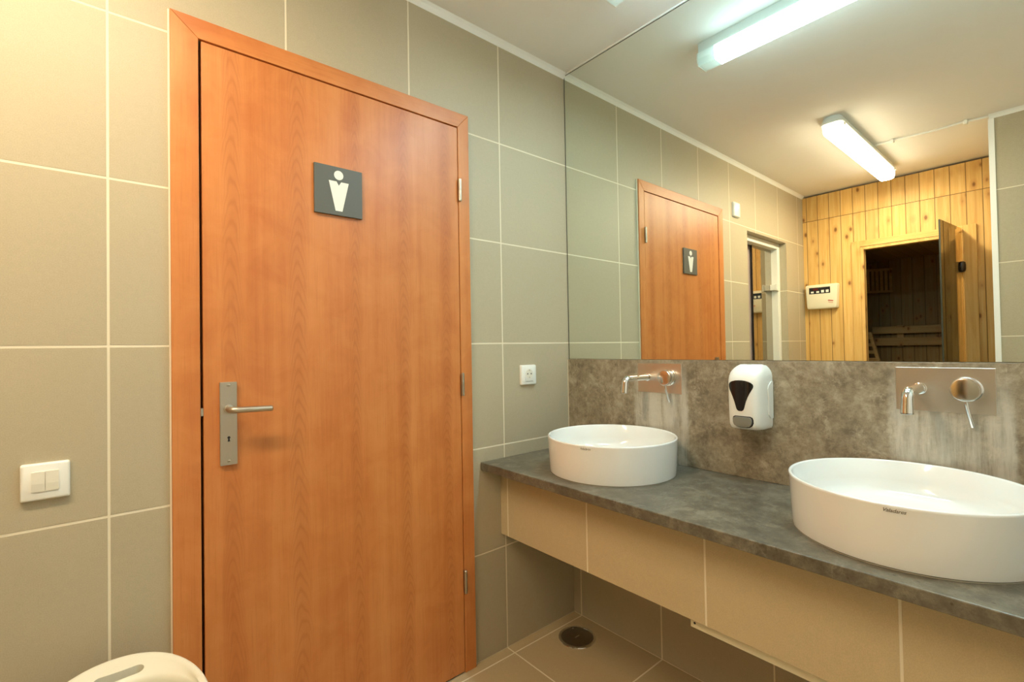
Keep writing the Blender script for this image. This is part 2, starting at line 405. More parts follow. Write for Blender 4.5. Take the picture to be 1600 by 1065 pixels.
def holed_wall(plane_axis, t0, t1, u0, u1, z0, z1, holes):
    """wall slab between t0,t1 on plane_axis, spanning u (other horizontal axis) and z, with rectangular holes (ua,ub,za,zb)."""
    us = sorted({u0, u1, *[h[0] for h in holes], *[h[1] for h in holes]})
    zs = sorted({z0, z1, *[h[2] for h in holes], *[h[3] for h in holes]})
    solid = lambda a, b: not any(h[0] < a < h[1] and h[2] < b < h[3] for h in holes)
    bm = BM(); cache = {}
    def V(t, u, z):
        k = (t, u, z)
        if k not in cache: cache[k] = bm.verts.new((t, u, z) if plane_axis == 0 else (u, t, z))
        return cache[k]
    nu, nz = len(us)-1, len(zs)-1
    g = [[solid((us[i]+us[i+1])/2, (zs[j]+zs[j+1])/2) for j in range(nz)] for i in range(nu)]
    at = lambda i, j: 0 <= i < nu and 0 <= j < nz and g[i][j]
    for i in range(nu):
        for j in range(nz):
            if not g[i][j]: continue
            a, b, c, d = us[i], us[i+1], zs[j], zs[j+1]
            for t in (t0, t1): bm.faces.new((V(t, a, c), V(t, b, c), V(t, b, d), V(t, a, d)))
            if not at(i-1, j): bm.faces.new((V(t0, a, c), V(t1, a, c), V(t1, a, d), V(t0, a, d))).material_index = 1
            if not at(i+1, j): bm.faces.new((V(t0, b, c), V(t1, b, c), V(t1, b, d), V(t0, b, d))).material_index = 1
            if not at(i, j-1): bm.faces.new((V(t0, a, c), V(t1, a, c), V(t1, b, c), V(t0, b, c))).material_index = 1
            if not at(i, j+1): bm.faces.new((V(t0, a, d), V(t1, a, d), V(t1, b, d), V(t0, b, d))).material_index = 1
    return bm
def struct(name, bm, mat, label, cat, **kw):
    return tag(obj(name, bm, mat, **kw), label, cat, kind='structure')

# ------------------------------------------------------------------ room shell
CZ = 2.415; XW = -2.91; XC = -2.13; YC = -1.19; YB = -2.15
# niche opening and mens' door opening in the door wall
NX0, NX1, NZ = -2.54, -1.845, 1.978
DX0, DX1, DZ = -1.4053, -0.5926, 2.0045
struct('floor', box(BM(), (XW-0.05, YB-0.1, -0.08), (0.1, 0.15, 0.0)), M['tile_xy'], 'taupe square tiled floor with pale joints', 'floor')
struct('ceiling', box(BM(), (XW-0.05, YB-0.1, CZ), (0.1, 0.15, CZ+0.08)), M['ceiling'], 'off-white painted flat ceiling', 'ceiling')
struct('wall_front', holed_wall(1, 0.0, 0.13, XW-0.05, 0.1, 0.0, CZ, [(NX0, NX1, -1, NZ), (DX0, DX1, -1, DZ)]), [M['tile_xz'], M['tile_z']],
       'taupe tiled wall holding the orange wooden door', 'wall')
struct('wall_right', box(BM(), (0.0, YB, 0.0), (0.1, 0.0, CZ)), M['tile_yz'], 'taupe tiled wall behind the mirror and washbasins', 'wall')
struct('wall_back', box(BM(), (XC, YB-0.1, 0.0), (0.1, YB, CZ)), M['white_paint'], 'unseen white wall behind the camera, set close to bounce light', 'wall')  # unseen; brought close and painted white to bounce light into the room
struct('wall_pier', box(BM(), (XW-0.05, YB-0.1, 0.0), (XC, YC, CZ)), [M['tile_z']], 'taupe tiled wall with white corner strip, seen at right of the mirror', 'wall')
# sauna front wall of pine boards with the doorway
SY0, SY1, SZ = -0.988, -0.40, 1.922
struct('wall_left', holed_wall(0, XW, XW-0.05, YC, -0.001, 0.0, 2.400, [(SY0, SY1, -1, SZ)]), [M['pine_y'], M['pine']], 'knotty pine board wall with open sauna doorway, seen in mirror', 'wall')
# sauna room
SX1 = -4.42
struct('floor_sauna', box(BM(), (SX1-0.05, -1.75, -0.08), (XW-0.05, 0.05, 0.0)), M['tile_xy'], 'tiled floor inside the sauna', 'floor')
struct('ceiling_sauna', box(BM(), (SX1-0.05, -1.75, 2.0), (XW-0.05, 0.05, 2.05)), M['pine_yin'], 'shaded pine board ceiling inside the sauna', 'ceiling')
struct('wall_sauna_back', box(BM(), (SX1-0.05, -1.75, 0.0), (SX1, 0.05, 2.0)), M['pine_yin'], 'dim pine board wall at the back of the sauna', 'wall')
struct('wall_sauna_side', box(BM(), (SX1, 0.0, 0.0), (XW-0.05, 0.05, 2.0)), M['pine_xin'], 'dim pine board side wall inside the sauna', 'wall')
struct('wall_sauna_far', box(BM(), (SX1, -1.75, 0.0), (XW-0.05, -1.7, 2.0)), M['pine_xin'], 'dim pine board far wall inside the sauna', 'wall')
# space behind the niche door
struct('wall_niche_back', box(BM(), (NX0-0.4, 0.85, 0.0), (NX1+0.4, 0.9, CZ)), M['tile_xz'], 'tiled wall in the dark room behind the glass door', 'wall')
# cornices
def cornice(a, b, nrm):
    n = Vector(nrm); a = Vector(a); b = Vector(b); z = Vector((0, 0, 1)); s = 0.021
    prof = [a, a+n*s, a+n*s*0.55-z*s*0.35, a+n*s*0.3-z*s*0.65, a-z*s]
    return prism(BM(), prof, b-a)
struct('trim_1', cornice((0.0, 0, CZ), (XW, 0, CZ), (0, -1, 0)), M['white_paint'], 'thin white cornice above the door wall', 'cornice')
struct('trim_2', cornice((XC, YC, CZ), (XC, YB, CZ), (1, 0, 0)), M['white_paint'], 'thin white cornice on the tiled pier, seen in mirror', 'cornice')
struct('trim_3', box(BM(), (-0.008, -0.021, 2.4085), (0.0, -2.145, CZ)), M['white_paint'], 'white filler strip between mirror and ceiling', 'trim')
b = BM(); box(b, (XC-0.02, YC-0.0, 0), (XC+0.004, YC+0.004, 2.394)); box(b, (XC, YC-0.02, 0), (XC+0.004, YC, 2.394))
struct('trim_4', b, M['white_paint'], 'white metal corner strip of the tiled pier, seen in mirror', 'trim')

# ------------------------------------------------------------------ mens' door
YD = -0.0125
FX0, FX1, FZ = -1.4661, -0.5467, 2.0569     # frame outer
LX0, LX1, LZ = -1.3990, -0.5975, 1.9990     # leaf
d1 = empty('door_1', (-1.0, 0.0, 0.0), 'closed orange cherry-wood door with a pictogram sign, in tiled wall', 'door', kind='structure')
def mitre(pts): return prism(BM(), [(x, YD, z) for x, z in pts], (0, -YD-0.0006, 0))
gap = 0.0045
def casing(name, pts, mat):
    o = obj(name, mitre(pts), mat, d1)
    bv = o.modifiers.new('bevel', 'BEVEL'); bv.width = 0.0015; bv.segments = 2; bv.limit_method = 'ANGLE'
casing('door_jamb', [(FX0, 0.0), (LX0-0.0062, 0.0), (LX0-0.0062, LZ+gap), (FX0, FZ)], M['cherry_j'])
casing('door_jamb', [(FX1, 0.0), (LX1+gap*0.6, 0.0), (LX1+gap*0.6, LZ+gap), (FX1, FZ)], M['cherry_j'])
casing('door_head', [(FX0, FZ), (FX1, FZ), (LX1+gap*0.6, LZ+gap), (LX0-0.0062, LZ+gap)], M['cherry_h'])
leaf = obj('door_leaf', box(BM(), (LX0, YD+0.001, 0.006), (LX1, 0.03, LZ), 0.0012), M['cherry_v'], d1)
b = BM()
box(b, (LX0-0.006, 0.045, 0.0), (LX1+0.004, 0.055, LZ+0.004))
obj('gap_backing', b, M['gap'], d1)  # dark sheet behind the whole leaf, painting the shade in its gaps
b = BM()
for x in (FX0-0.004, FX1+0.0002): box(b, (x, -0.006, 0.0), (x+0.0038, -0.0004, FZ))
tag(obj('caulk_bead', b, M['caulk'], d1), 'pale sealant line beside the casing')
for z0 in (0.289, 1.008, 1.7245):
    b = BM()
    xh = LX1+0.0035; yh = YD-0.0075
    lathe(b, (xh, yh, z0), (0, 0, 1), [(0, 0.004), (0.002, 0.0062), (0.0415, 0.0062), (0.042, 0.0048), (0.0425, 0.0062), (0.082, 0.0062), (0.084, 0.004)], 20)
    box(b, (xh-0.002, yh, z0+0.002), (xh+0.002, YD+0.004, z0+0.082))
    obj('hinge', b, M['satin'], d1, smooth=True)
hp = BM(); px0, px1, pz0, pz1 = -1.3632, -1.3235, 0.8825, 1.1020
prism(hp, [(x, YD-0.007, z) for x, z in rrect((px0+px1)/2, (pz0+pz1)/2, px1-px0, pz1-pz0, 0.002, 3)], (0, 0.0082, 0))
bmesh.ops.bevel(hp, geom=[e for e in hp.edges if all(abs(v.co.y-(YD-0.007)) < 1e-6 for v in e.verts)], offset=0.0012, segments=2, affect='EDGES')
plate = obj('handle_plate', hp, M['satin'], d1)
xm = (px0+px1)/2
b = BM()
pl = arc_path((xm, YD-0.006, 1.0305), (xm, YD-0.046, 1.0305), (-1.2475, YD-0.046, 1.0275), 0.014, 10)
tube(b, pl+[(-1.2445, YD-0.046, 1.0275)], [0.0082]*(len(pl)-1)+[0.0078, 0.0045], 18)
lathe(b, (xm, YD-0.006, 1.0305), (0, -1, 0), [(0, 0.0115), (0.004, 0.0115), (0.005, 0.009)], 24)
obj('lever', b, M['satin'], plate, smooth=True)
b = BM()
prism(b, [(xm+0.0036*math.cos(a), YD-0.0073, 0.955+0.0036*math.sin(a)) for a in [math.radians(-60+i*300/14) for i in range(15)]] +
      [(xm-0.0030, YD-0.0073, 0.9445), (xm+0.0030, YD-0.0073, 0.9445)][::1], (0, 0.0008, 0))
obj('keyhole', b, M['black'], plate)
for z in (1.0935, 0.8925):
    b = BM(); lathe(b, (xm, YD-0.0068, z), (0, -1, 0), [(0, 0.0042), (0.0008, 0.0040), (0.0014, 0.0026)], 20)
    b2 = box(BM(), (xm-0.0024, YD-0.0085, z-0.0005), (xm+0.0024, YD-0.0080, z+0.0005), 0, 2, 1); merge(b, b2, 1)
    obj('screw', b, [M['satin'], M['gap']], plate, smooth=True)
obj('latch', box(BM(), (LX0-0.0058, YD+0.0005, 1.017), (LX0-0.0003, YD+0.02, 1.037)), M['satin'], d1)

# pictogram sign
YS = YD-0.0078
sg = empty('restroom_sign', (-1.0425, YD, 1.672), 'dark grey square sign with white figure, mounted on orange door', 'sign')
obj('sign_panel', box(BM(), (-1.1160, YS, 1.5970), (-0.9685, YD+0.0008, 1.7460), 0.0006, 1), M['slate'], sg)
hd = [(-1.043+0.0143*math.cos(a), YS-0.0006, 1.7205+0.0143*math.sin(a)) for a in [2*math.pi*i/40 for i in range(40)]]
obj('figure_head', prism(BM(), hd, (0, 0.0005, 0)), M['sign_white'], sg)
bd = [(-1.0735, 1.7005), (-1.0500, 1.7005), (-1.0430, 1.6885), (-1.0355, 1.7005), (-1.0120, 1.7005), (-1.0325, 1.610), (-1.0535, 1.610)]
obj('figure_body', prism(BM(), [(x, YS-0.0006, z) for x, z in bd], (0, 0.0005, 0)), M['sign_white'], sg)

# ------------------------------------------------------------------ switch, socket, blank plate
def plate_bm(cx, cz, wd, ht, dep, r, dome=0.0):
    bm = BM(); rings = []
    for yy, ins in ((-0.0005, 0.0), (-dep*0.55, 0.0), (-dep*0.85, 0.0012), (-dep, 0.0035)):
        rings.append([(x, yy, z) for x, z in rrect(cx, cz, wd-2*ins, ht-2*ins, r, 5)])
    return loft(bm, rings)
sw = empty('light_switch', (-1.694, 0, 0.903), 'white double rocker light switch on tiles left of the door', 'light switch')
cxs, czs = -1.6936, 0.9045
obj('faceplate', plate_bm(cxs, czs, 0.0795, 0.0805, 0.0105, 0.004), M['white_plastic'], sw, smooth=True)
for dx in (-0.0111, 0.0111):
    b = BM(); xa = cxs+dx
    pr = [(-0.0100, 0.0215), (-0.0135, 0.0), (-0.0118, -0.0215)]
    v = [[b.verts.new((xa+s*0.0107, y, czs+0.001+z)) for y, z in ((-0.009, 0.022), (-0.0125, 0.0215), (-0.0138, -0.004), (-0.0122, -0.0215), (-0.009, -0.022))] for s in (-1, 1)]
    for i in range(5): b.faces.new((v[0][i], v[0][(i+1) % 5], v[1][(i+1) % 5], v[1][i]))
    b.faces.new(v[0]); b.faces.new(list(reversed(v[1])))
    obj('rocker', b, M['switch_key'], sw)
so = empty('wall_socket', (-0.2585, 0, 1.069), 'white wall socket on tiles between door and mirror', 'socket')
cx, cz = -0.2585, 1.0685
bm = plate_bm(cx, cz, 0.083, 0.0815, 0.0125, 0.005)
obj('faceplate', bm, M['white_plastic'], so, smooth=True)
obj('insert', loft(BM(), [[(x, yy, z) for x, z in rrect(cx, cz+0.001, 0.058-2*i, 0.060-2*i, 0.004, 4)] for yy, i in ((-0.012, 0), (-0.0135, 0.0), (-0.0142, 0.001))]), M['white_plastic'], so, smooth=True)
b = BM(); lathe(b, (cx, -0.0140, cz+0.0045), (0, -1, 0), [(0, 0.0195), (0.0012, 0.0195), (0.0012, 0.0165), (0.0004, 0.0160)], 36)
tag(obj('recess', b, M['switch_key'], so, smooth=True), 'round beige recess')
for dx in (-0.0095, 0.0095):
    b = BM(); lathe(b, (cx+dx, -0.0143, cz+0.0045), (0, -1, 0), [(0, 0.003), (0.0006, 0.003)], 16); obj('contact_hole', b, M['socket_hole'], so)
for dz in (-0.0145, 0.0145):
    obj('earth_clip', box(BM(), (cx-0.002, -0.0156, cz+0.0045+dz-0.002), (cx+0.002, -0.0142, cz+0.0045+dz+0.002)), M['satin'], so)
obj('marking_line', box(BM(), (cx-0.019, -0.0145, cz-0.0268), (cx+0.019, -0.0140, cz-0.0256)), M['ink'], so)
bp = plate_bm(-1.670, 2.089, 0.09, 0.098, 0.016, 0.006)
tag(obj('blank_plate', bp, M['white_plastic'], loc=(-1.670, 0, 2.089), smooth=True), 'plain white square cover plate high on tiles, seen in mirror', 'cover plate')

# ------------------------------------------------------------------ glass door in the niche
d3 = empty('door_3', ((NX0+NX1)/2, 0.05, 0.0), 'white-framed glass door in a tiled niche, seen in mirror beside wooden door', 'door', kind='structure')
obj('door_jamb', box(BM(), (NX0+0.001, 0.05, 0.0), (NX0+0.046, 0.115, NZ-0.001), 0.003), M['frame_white'], d3)
obj('door_jamb', box(BM(), (NX1-0.046, 0.05, 0.0), (NX1-0.001, 0.115, NZ-0.001), 0.003), M['frame_white'], d3)
obj('door_head', box(BM(), (NX0+0.046, 0.05, NZ-0.046), (NX1-0.046, 0.115, NZ-0.001), 0.003), M['frame_white'], d3)
gl = obj('glass_pane', box(BM(), (NX0+0.047, 0.098, 0.01), (-2.150, 0.104, NZ-0.047)), M['niche_glass'], d3)
obj('pane_edge', box(BM(), (-2.150, 0.097, 0.01), (-2.1485, 0.105, NZ-0.047)), M['black'], d3)
tag(obj('frosted_pane', box(BM(), (-2.25, 0.118, 0.01), (NX1-0.002, 0.125, NZ-0.047)), M['frost_glass'], d3), 'frosted grey glass pane')
b = BM(); box(b, (NX0+0.040, 0.040, 1.60), (NX0+0.085, 0.0565, 1.655), 0.003); box(b, (NX0+0.047, 0.05, 1.605), (NX0+0.082, 0.097, 1.65), 0.002)
obj('door_handle', b, M['frame_white'], d3)

# ------------------------------------------------------------------ sauna door and its frame
d2 = empty('door_2', (XW, (SY0+SY1)/2, 0.0), 'sauna doorway with open bronze glass door, seen in mirror', 'door', kind='structure')
ft = XW+0.018
TO = 0.056
obj('door_jamb', box(BM(), (XW+0.0005, SY1, 0.0), (ft, SY1+TO, SZ+0.046), 0.002), M['pine'], d2)
obj('door_jamb', box(BM(), (XW+0.0005, SY0-0.066, 0.0), (ft, SY0, SZ+0.046), 0.002), M['pine'], d2)
obj('door_head', box(BM(), (XW+0.0005, SY0, SZ), (ft-0.001, SY1, SZ+0.046), 0.002), M['pine_rail'], d2)
b = BM(); box(b, (XW-0.05, SY1-0.022, 0), (XW+0.012, SY1-0.0005, SZ-0.0005)); box(b, (XW-0.05, SY0+0.022, SZ-0.022), (XW+0.012, SY1-0.022, SZ-0.0005)); box(b, (XW-0.05, SY0+0.0005, 0), (XW+0.012, SY0+0.022, SZ-0.0005))
obj('door_lining', b, M['pine'], d2)
hx, hy = XW+0.028, SY0+0.010
fx, fy = -2.435, -0.931
dv = Vector((fx-hx, fy-hy, 0)); dn = Vector((-dv.y, dv.x, 0)).normalized()*0.004
q = [Vector((hx, hy, 0.02))-dn, Vector((fx, fy, 0.02))-dn, Vector((fx, fy, 0.02))+dn, Vector((hx, hy, 0.02))+dn]
g = obj('glass_leaf', prism(BM(), q, (0, 0, 1.928)), M['bronze_glass'], d2)
e0 = Vector((fx, fy, 0.02)); ed = dv.normalized()
q = [e0-dn*1.02+ed*0.0003, e0-dn*1.02+ed*0.004, e0+dn*1.02+ed*0.004, e0+dn*1.02+ed*0.0003]
tag(obj('glass_edge', prism(BM(), q, (0, 0, 1.928)), M['mirror_edge'], d2), 'dark edge of the glass leaf')
for z in (0.25, 1.683):
    b = BM(); c = Vector((hx, hy, z))
    lathe(b, c+Vector((0.012, 0.0, -0.036)), (0, 0, 1), [(0, 0.012), (0.006, 0.020), (0.02, 0.023), (0.05, 0.023), (0.066, 0.020), (0.072, 0.012)], 20)
    lathe(b, c+Vector((0.012, 0.0, 0.0))+dn*2, dn, [(0, 0.020), (0.018, 0.018), (0.026, 0.009)], 20)
    tag(obj('door_hinge', b, M['knob_brown'], d2, smooth=True), 'dark brown rounded hinge')

# ------------------------------------------------------------------ sauna interior
def slats(name, mat, parent, boxes):
    b = BM()
    for a, c in boxes: box(b, a, c, 0.003)
    return obj(name, b, mat, parent)
br = empty('bench_backrest', (SX1+0.03, -0.75, 1.13), 'two dim horizontal wooden rails on the sauna back wall', 'backrest')
for z0, z1 in ((1.262, 1.335), (1.143, 1.222)):
    obj('rail', box(BM(), (SX1+0.03, -1.6, z0), (SX1+0.055, -0.13, z1), 0.003), M['pine_darker'], br)
for y in (-0.35, -1.35): obj('batten', box(BM(), (SX1, y-0.025, 1.13), (SX1+0.03, y+0.025, 1.345), 0.002), M['pine_darker'], br)
hr = empty('sauna_ladder_rest', (-3.98, -0.16, 0.9), 'slatted wooden rest leaning inside sauna at left of doorway, seen in mirror', 'headrest')
def slant(bm, p, q, wx, wy):
    p = Vector(p); q = Vector(q); a = [(p+Vector((sx_*wx, sy_*wy, 0))) for sx_, sy_ in ((-1, -1), (1, -1), (1, 1), (-1, 1))]
    return prism(bm, a, q-p)
obj('side_rail', slant(BM(), (-3.98, -0.285, 0.9), (-3.98, -0.2, 1.275), 0.02, 0.013), M['pine_darker'], hr)
obj('side_rail', slant(BM(), (-3.98, -0.11, 0.9), (-3.98, -0.05, 1.275), 0.02, 0.013), M['pine_darker'], hr)
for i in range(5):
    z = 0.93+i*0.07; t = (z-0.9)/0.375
    obj('slat', box(BM(), (-3.995, -0.10+t*0.06, z), (-3.965, -0.27+t*0.085, z+0.03), 0.002), M['pine_darker'], hr)
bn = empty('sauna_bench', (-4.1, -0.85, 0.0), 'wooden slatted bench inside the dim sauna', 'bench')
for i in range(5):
    x = SX1+0.02+i*0.11; obj('seat_slat', box(BM(), (x, -1.69, 0.86), (x+0.09, -0.01, 0.895), 0.003), M['pine_darker'], bn)
for y in (-1.6, -0.85, -0.1): obj('bench_leg', box(BM(), (-3.95, y-0.03, 0.0), (-3.89, y+0.03, 0.86), 0.003), M['pine_darker'], bn)
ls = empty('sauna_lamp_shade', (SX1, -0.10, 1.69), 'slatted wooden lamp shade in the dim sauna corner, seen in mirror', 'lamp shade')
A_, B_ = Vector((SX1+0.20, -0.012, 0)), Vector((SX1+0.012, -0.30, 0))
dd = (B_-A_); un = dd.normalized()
for z in (1.675, 1.895): obj('frame_rail', prism(BM(), [A_+Vector((0, 0, z)), B_+Vector((0, 0, z)), B_+Vector((-0.008, 0.004, z)), A_+Vector((-0.012, 0.008, z))], (0, 0, 0.022)), M['pine_darker'], ls)
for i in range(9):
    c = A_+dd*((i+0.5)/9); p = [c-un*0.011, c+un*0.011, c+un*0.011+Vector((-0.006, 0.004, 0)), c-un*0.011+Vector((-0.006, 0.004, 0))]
    obj('slat', prism(BM(), [(v.x+0.004, v.y-0.003, 1.69) for v in p], (0, 0, 0.212)), M['pine_darker'], ls)

# control box on the pine wall
cb = empty('sauna_control_box', (XW, -0.138, 1.458), 'cream plastic sauna control box on pine wall, seen in mirror', 'control box')
def yz_ring(x, yc, zc, wd, ht, r, taper=0.0, n=5):
    out = []
    for u, v in rrect(0, 0, wd, ht, r, n): out.append((x, yc+u*(1+taper*(v/ht-0.5)), zc+v))
    return out
yc, zc = -0.1385, 1.5585
bX = XW+0.001
b = loft(BM(), [yz_ring(bX, yc, zc, 0.236, 0.200, 0.012, 0.09), yz_ring(bX+0.035, yc, zc, 0.236, 0.200, 0.014, 0.09), yz_ring(bX+0.047, yc, zc, 0.228, 0.190, 0.016, 0.09), yz_ring(bX+0.051, yc, zc, 0.210, 0.172, 0.018, 0.09)])
obj('case', b, M['ivory_plastic'], cb, smooth=True)
fxx = bX+0.051
obj('display', box(BM(), (fxx-0.001, -0.203, 1.583), (fxx+0.0014, -0.052, 1.634), 0.0), M['black'], cb)
obj('led_window', box(BM(), (fxx+0.0012, -0.118, 1.611), (fxx+0.002, -0.081, 1.628)), M['red_dark'], cb)
for y in (-0.076, -0.115, -0.150, -0.183):
    obj('button', box(BM(), (fxx+0.001, y-0.0105, 1.590), (fxx+0.0035, y+0.0105, 1.604 if y > -0.13 else 1.611), 0.001), M['white_plastic'], cb)
b = BM()
for z, y0, y1, h in ((1.521, -0.222, -0.186, 0.007), (1.508, -0.220, -0.188, 0.003)):
    prism(b, [(fxx-0.0005, y0, z-0.006), (fxx-0.0005, y1, z), (fxx-0.0005, y1, z+h), (fxx-0.0005, y0, z-0.006+h)], (0.0012, 0, 0))
tag(obj('logo_mark', b, M['red'], cb), 'small slanted red mark')

# ------------------------------------------------------------------ ceiling lights
def lamp_along(axis, c, half, z0, z1, profile):
    """profile: list of (offset across, z) closed outline; extruded along axis between -half and half."""
    pts = [((c[0]-half, c[1]+o, z) if axis == 0 else (c[0]+o, c[1]-half, z)) for o, z in profile]
    return prism(BM(), pts, (2*half, 0, 0) if axis == 0 else (0, 2*half, 0))
y0, y1 = -0.497, -1.76
cxl = -0.308
l1 = empty('ceiling_light', (cxl, (y0+y1)/2, CZ), 'long cool white fluorescent batten on ceiling, nearest the mirror', 'ceiling light', 'fluorescent lights')
ym = (y0+y1)/2; hf = (y0-y1)/2
obj('housing', lamp_along(1, (cxl, ym), hf-0.004, 0, 0, [(-0.034, CZ-0.0005), (0.034, CZ-0.0005), (0.034, 2.374), (-0.034, 2.374)]), M['lamp_white'], l1)
dprof = [(-0.037, 2.3735), (0.037, 2.3735), (0.037, 2.348), (0.028, 2.322), (-0.028, 2.322), (-0.037, 2.348)]
obj('diffuser', lamp_along(1, (cxl, ym), hf-0.072, 0, 0, dprof), M['cool_light'], l1)
for s in (1, -1):
    obj('cover_end', lamp_along(1, (cxl, ym+s*(hf-0.038)), 0.0335, 0, 0, dprof), M['cover'], l1)
    obj('end_cap', lamp_along(1, (cxl, ym+s*(hf-0.0018)), 0.0022, 0, 0, [(o*1.05, z-0.0015 if z < 2.36 else z) for o, z in dprof]), M['white_plastic'], l1)
yc2, xa, xb = -0.638, -1.425, -2.635
l2 = empty('ceiling_light', ((xa+xb)/2, yc2, CZ), 'warm white rounded batten light on ceiling before the pine wall', 'ceiling light', 'fluorescent lights')
xm2 = (xa+xb)/2; hl = (xa-xb)/2
def capsule(hw, n=10, w=0.05, sq=0.030):
    return rrect(0, 0, 2*hw, 2*w, sq, n)
b = loft(BM(), [[(xm2+u, yc2+v, z) for u, v in capsule(hl*1.0-i, 6, 0.050-i)] for z, i in ((CZ-0.0005, 0.008), (2.395, 0.001), (2.380, -0.004), (2.3745, -0.004))])
obj('housing', b, M['lamp_white'], l2, smooth=True)
b = loft(BM(), [[(xm2+u, yc2+v, z) for u, v in capsule(hl-i, 6, 0.0475-i*0.9, 0.028-i*0.4)] for z, i in ((2.3740, 0.001), (2.345, 0.002), (2.328, 0.006), (2.319, 0.014), (2.316, 0.026))])
obj('diffuser', b, M['warm_light'], l2, smooth=True)
for s in (1, -1):
    obj('clip', box(BM(), (xm2+s*(hl-0.06)-0.012, yc2-0.0505, 2.366), (xm2+s*(hl-0.06)+0.012, yc2+0.0505, 2.386), 0.002), M['white_plastic'], l2)
cdt = empty('cable_conduit', (-2.09, -0.93, CZ), 'thin white cable clipped along the ceiling from the warm light', 'cable')
b = BM(); tube(b, [(-2.075, -0.688, CZ-0.010), (-2.085, -0.80, CZ-0.008), (-2.095, -0.95, CZ-0.012), (-2.10, -1.08, CZ-0.008), (-2.112, -1.188, CZ-0.010)], 0.0065, 10)
obj('cable', b, M['white_plastic'], cdt, smooth=True)
for x, y in ((-2.083, -0.775), (-2.1005, -1.10)):
    obj('cable_clip', box(BM(), (x-0.014, y-0.009, CZ-0.024), (x+0.014, y+0.009, CZ-0.0005), 0.003), M['white_plastic'], cdt)

# ------------------------------------------------------------------ mirror
MY = -2.145; mz0, mz1 = 1.1265, 2.4075
mr = empty('wall_mirror', (0, MY/2, mz0), 'large frameless mirror filling the wall above the grey splashback', 'mirror')
obj('mirror_glass', box(BM(), (-0.0050, -0.0045, mz0+0.0015), (-0.0002, MY, mz1-0.002)), M['mirror'], mr)
b = BM(); box(b, (-0.0052, -0.0045, mz0), (-0.0002, -0.0015, mz1)); box(b, (-0.0052, -0.0045, mz1-0.002), (-0.0002, MY, mz1))
obj('mirror_edge', b, M['mirror_edge'], mr)

# ------------------------------------------------------------------ vanity: splashback, countertop, apron
CT = 0.748; CX = -0.506
tag(obj('splashback', box(BM(), (-0.014, -0.003, CT+0.0005), (-0.0003, MY, 1.126), 0.0008, 1), M['concrete'], loc=(-0.007, MY/2, CT)), 'stained grey concrete splashback slab between mirror and countertop', 'splashback')
tag(obj('countertop', box(BM(), (CX, -0.001, CT-0.031), (-0.0003, MY, CT), 0.0025, 2), M['concrete_top'], loc=(CX/2, MY/2, CT)), 'dark grey concrete countertop under the two washbasins', 'countertop')
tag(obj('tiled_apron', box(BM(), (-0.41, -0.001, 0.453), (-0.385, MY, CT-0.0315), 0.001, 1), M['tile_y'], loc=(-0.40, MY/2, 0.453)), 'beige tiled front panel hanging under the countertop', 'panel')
sb = empty('support_beam', (-0.37, -1.6, 0.425), 'narrow beige support strip under the hanging tiled panel', 'beam')
obj('beam', box(BM(), (-0.3845, -0.785, 0.419), (-0.360, MY, 0.52), 0.001), M['ivory_plastic'], sb)
b = BM(); lathe(b, (-0.3843, -0.797, 0.4325), (-1, 0, 0), [(0, 0.003), (0.0008, 0.003)], 14); obj('screw_hole', b, M['black'], sb)
struct('trim_5', box(BM(), (-0.0145, -0.0029, CT+0.001), (-0.001, -0.0003, 1.126)), M['caulk'], 'white joint between splashback and door wall', 'trim')

# ------------------------------------------------------------------ washbasins
RB = 0.2215; HB = 0.1225
def basin(cx, cy, label, ang, txt=True):
    t = empty('washbasin', (cx, cy, CT), label, 'washbasin', 'vessel washbasins')
    zs = CT+0.0015
    prof = [(0.0, RB-0.010), (0.002, RB-0.0065), (0.012, RB-0.0052), (0.06, RB-0.003), (HB-0.006, RB-0.0002), (HB-0.002, RB), (HB-0.0004, RB-0.0015),
            (HB, RB-0.0035), (HB-0.0006, RB-0.0062), (HB-0.003, RB-0.0085), (0.075, RB-0.0125), (0.055, RB-0.017), (0.042, RB-0.028), (0.034, RB-0.05), (0.028, RB-0.10), (0.022, 0.05), (0.019, 0.024)]
    b = BM(); lathe(b, (cx, cy, zs), (0, 0, 1), prof, 96)
    obj('bowl', b, M['ceramic'], t, smooth=True, angle=50)
    b = BM(); lathe(b, (cx, cy, CT+0.0003), (0, 0, 1), [(0, RB-0.0065), (0.0012, RB-0.0070), (0.002, RB-0.010)], 96, cap=False)
    tag(obj('sealant_bead', b, M['sealant'], t, smooth=True), 'clear sealant ring around the base')
    b = BM(); lathe(b, (cx, cy, zs+0.0192), (0, 0, 1), [(0, 0.030), (0.002, 0.030), (0.003, 0.027), (0.003, 0.021), (0.0055, 0.019), (0.0065, 0.010)], 32)
    obj('drain_stopper', b, M['chrome'], t, smooth=True)
    # script lettering on the outer rim
    cu = bpy.data.curves.new('txt', 'FONT'); cu.body = 'Valadares'; cu.size = 0.0102; cu.shear = 0.35; cu.extrude = 0.0; cu.align_x = 'CENTER'; cu.resolution_u = 3
    cu.space_character = 0.92
    to = bpy.data.objects.new('txt', cu); COL.objects.link(to)
    bpy.context.view_layer.update()
    me = bpy.data.meshes.new_from_object(to.evaluated_get(bpy.context.evaluated_depsgraph_get()))
    bb = BM(); bb.from_mesh(me); bpy.data.objects.remove(to); bpy.data.curves.remove(cu); bpy.data.meshes.remove(me)
    bmesh.ops.triangulate(bb, faces=bb.faces[:])
    zt = zs+HB-0.0138
    for v in bb.verts:
        a = math.radians(ang)+v.co.x/RB; z = zt+v.co.y; r = RB+0.0003-0.0028*max(0, (HB-0.006-(z-zs)))/0.055
        v.co = (cx+r*math.cos(a), cy+r*math.sin(a), z)
    obj('lettering', bb, M['ink'], t)
    return t
BX = -0.2405
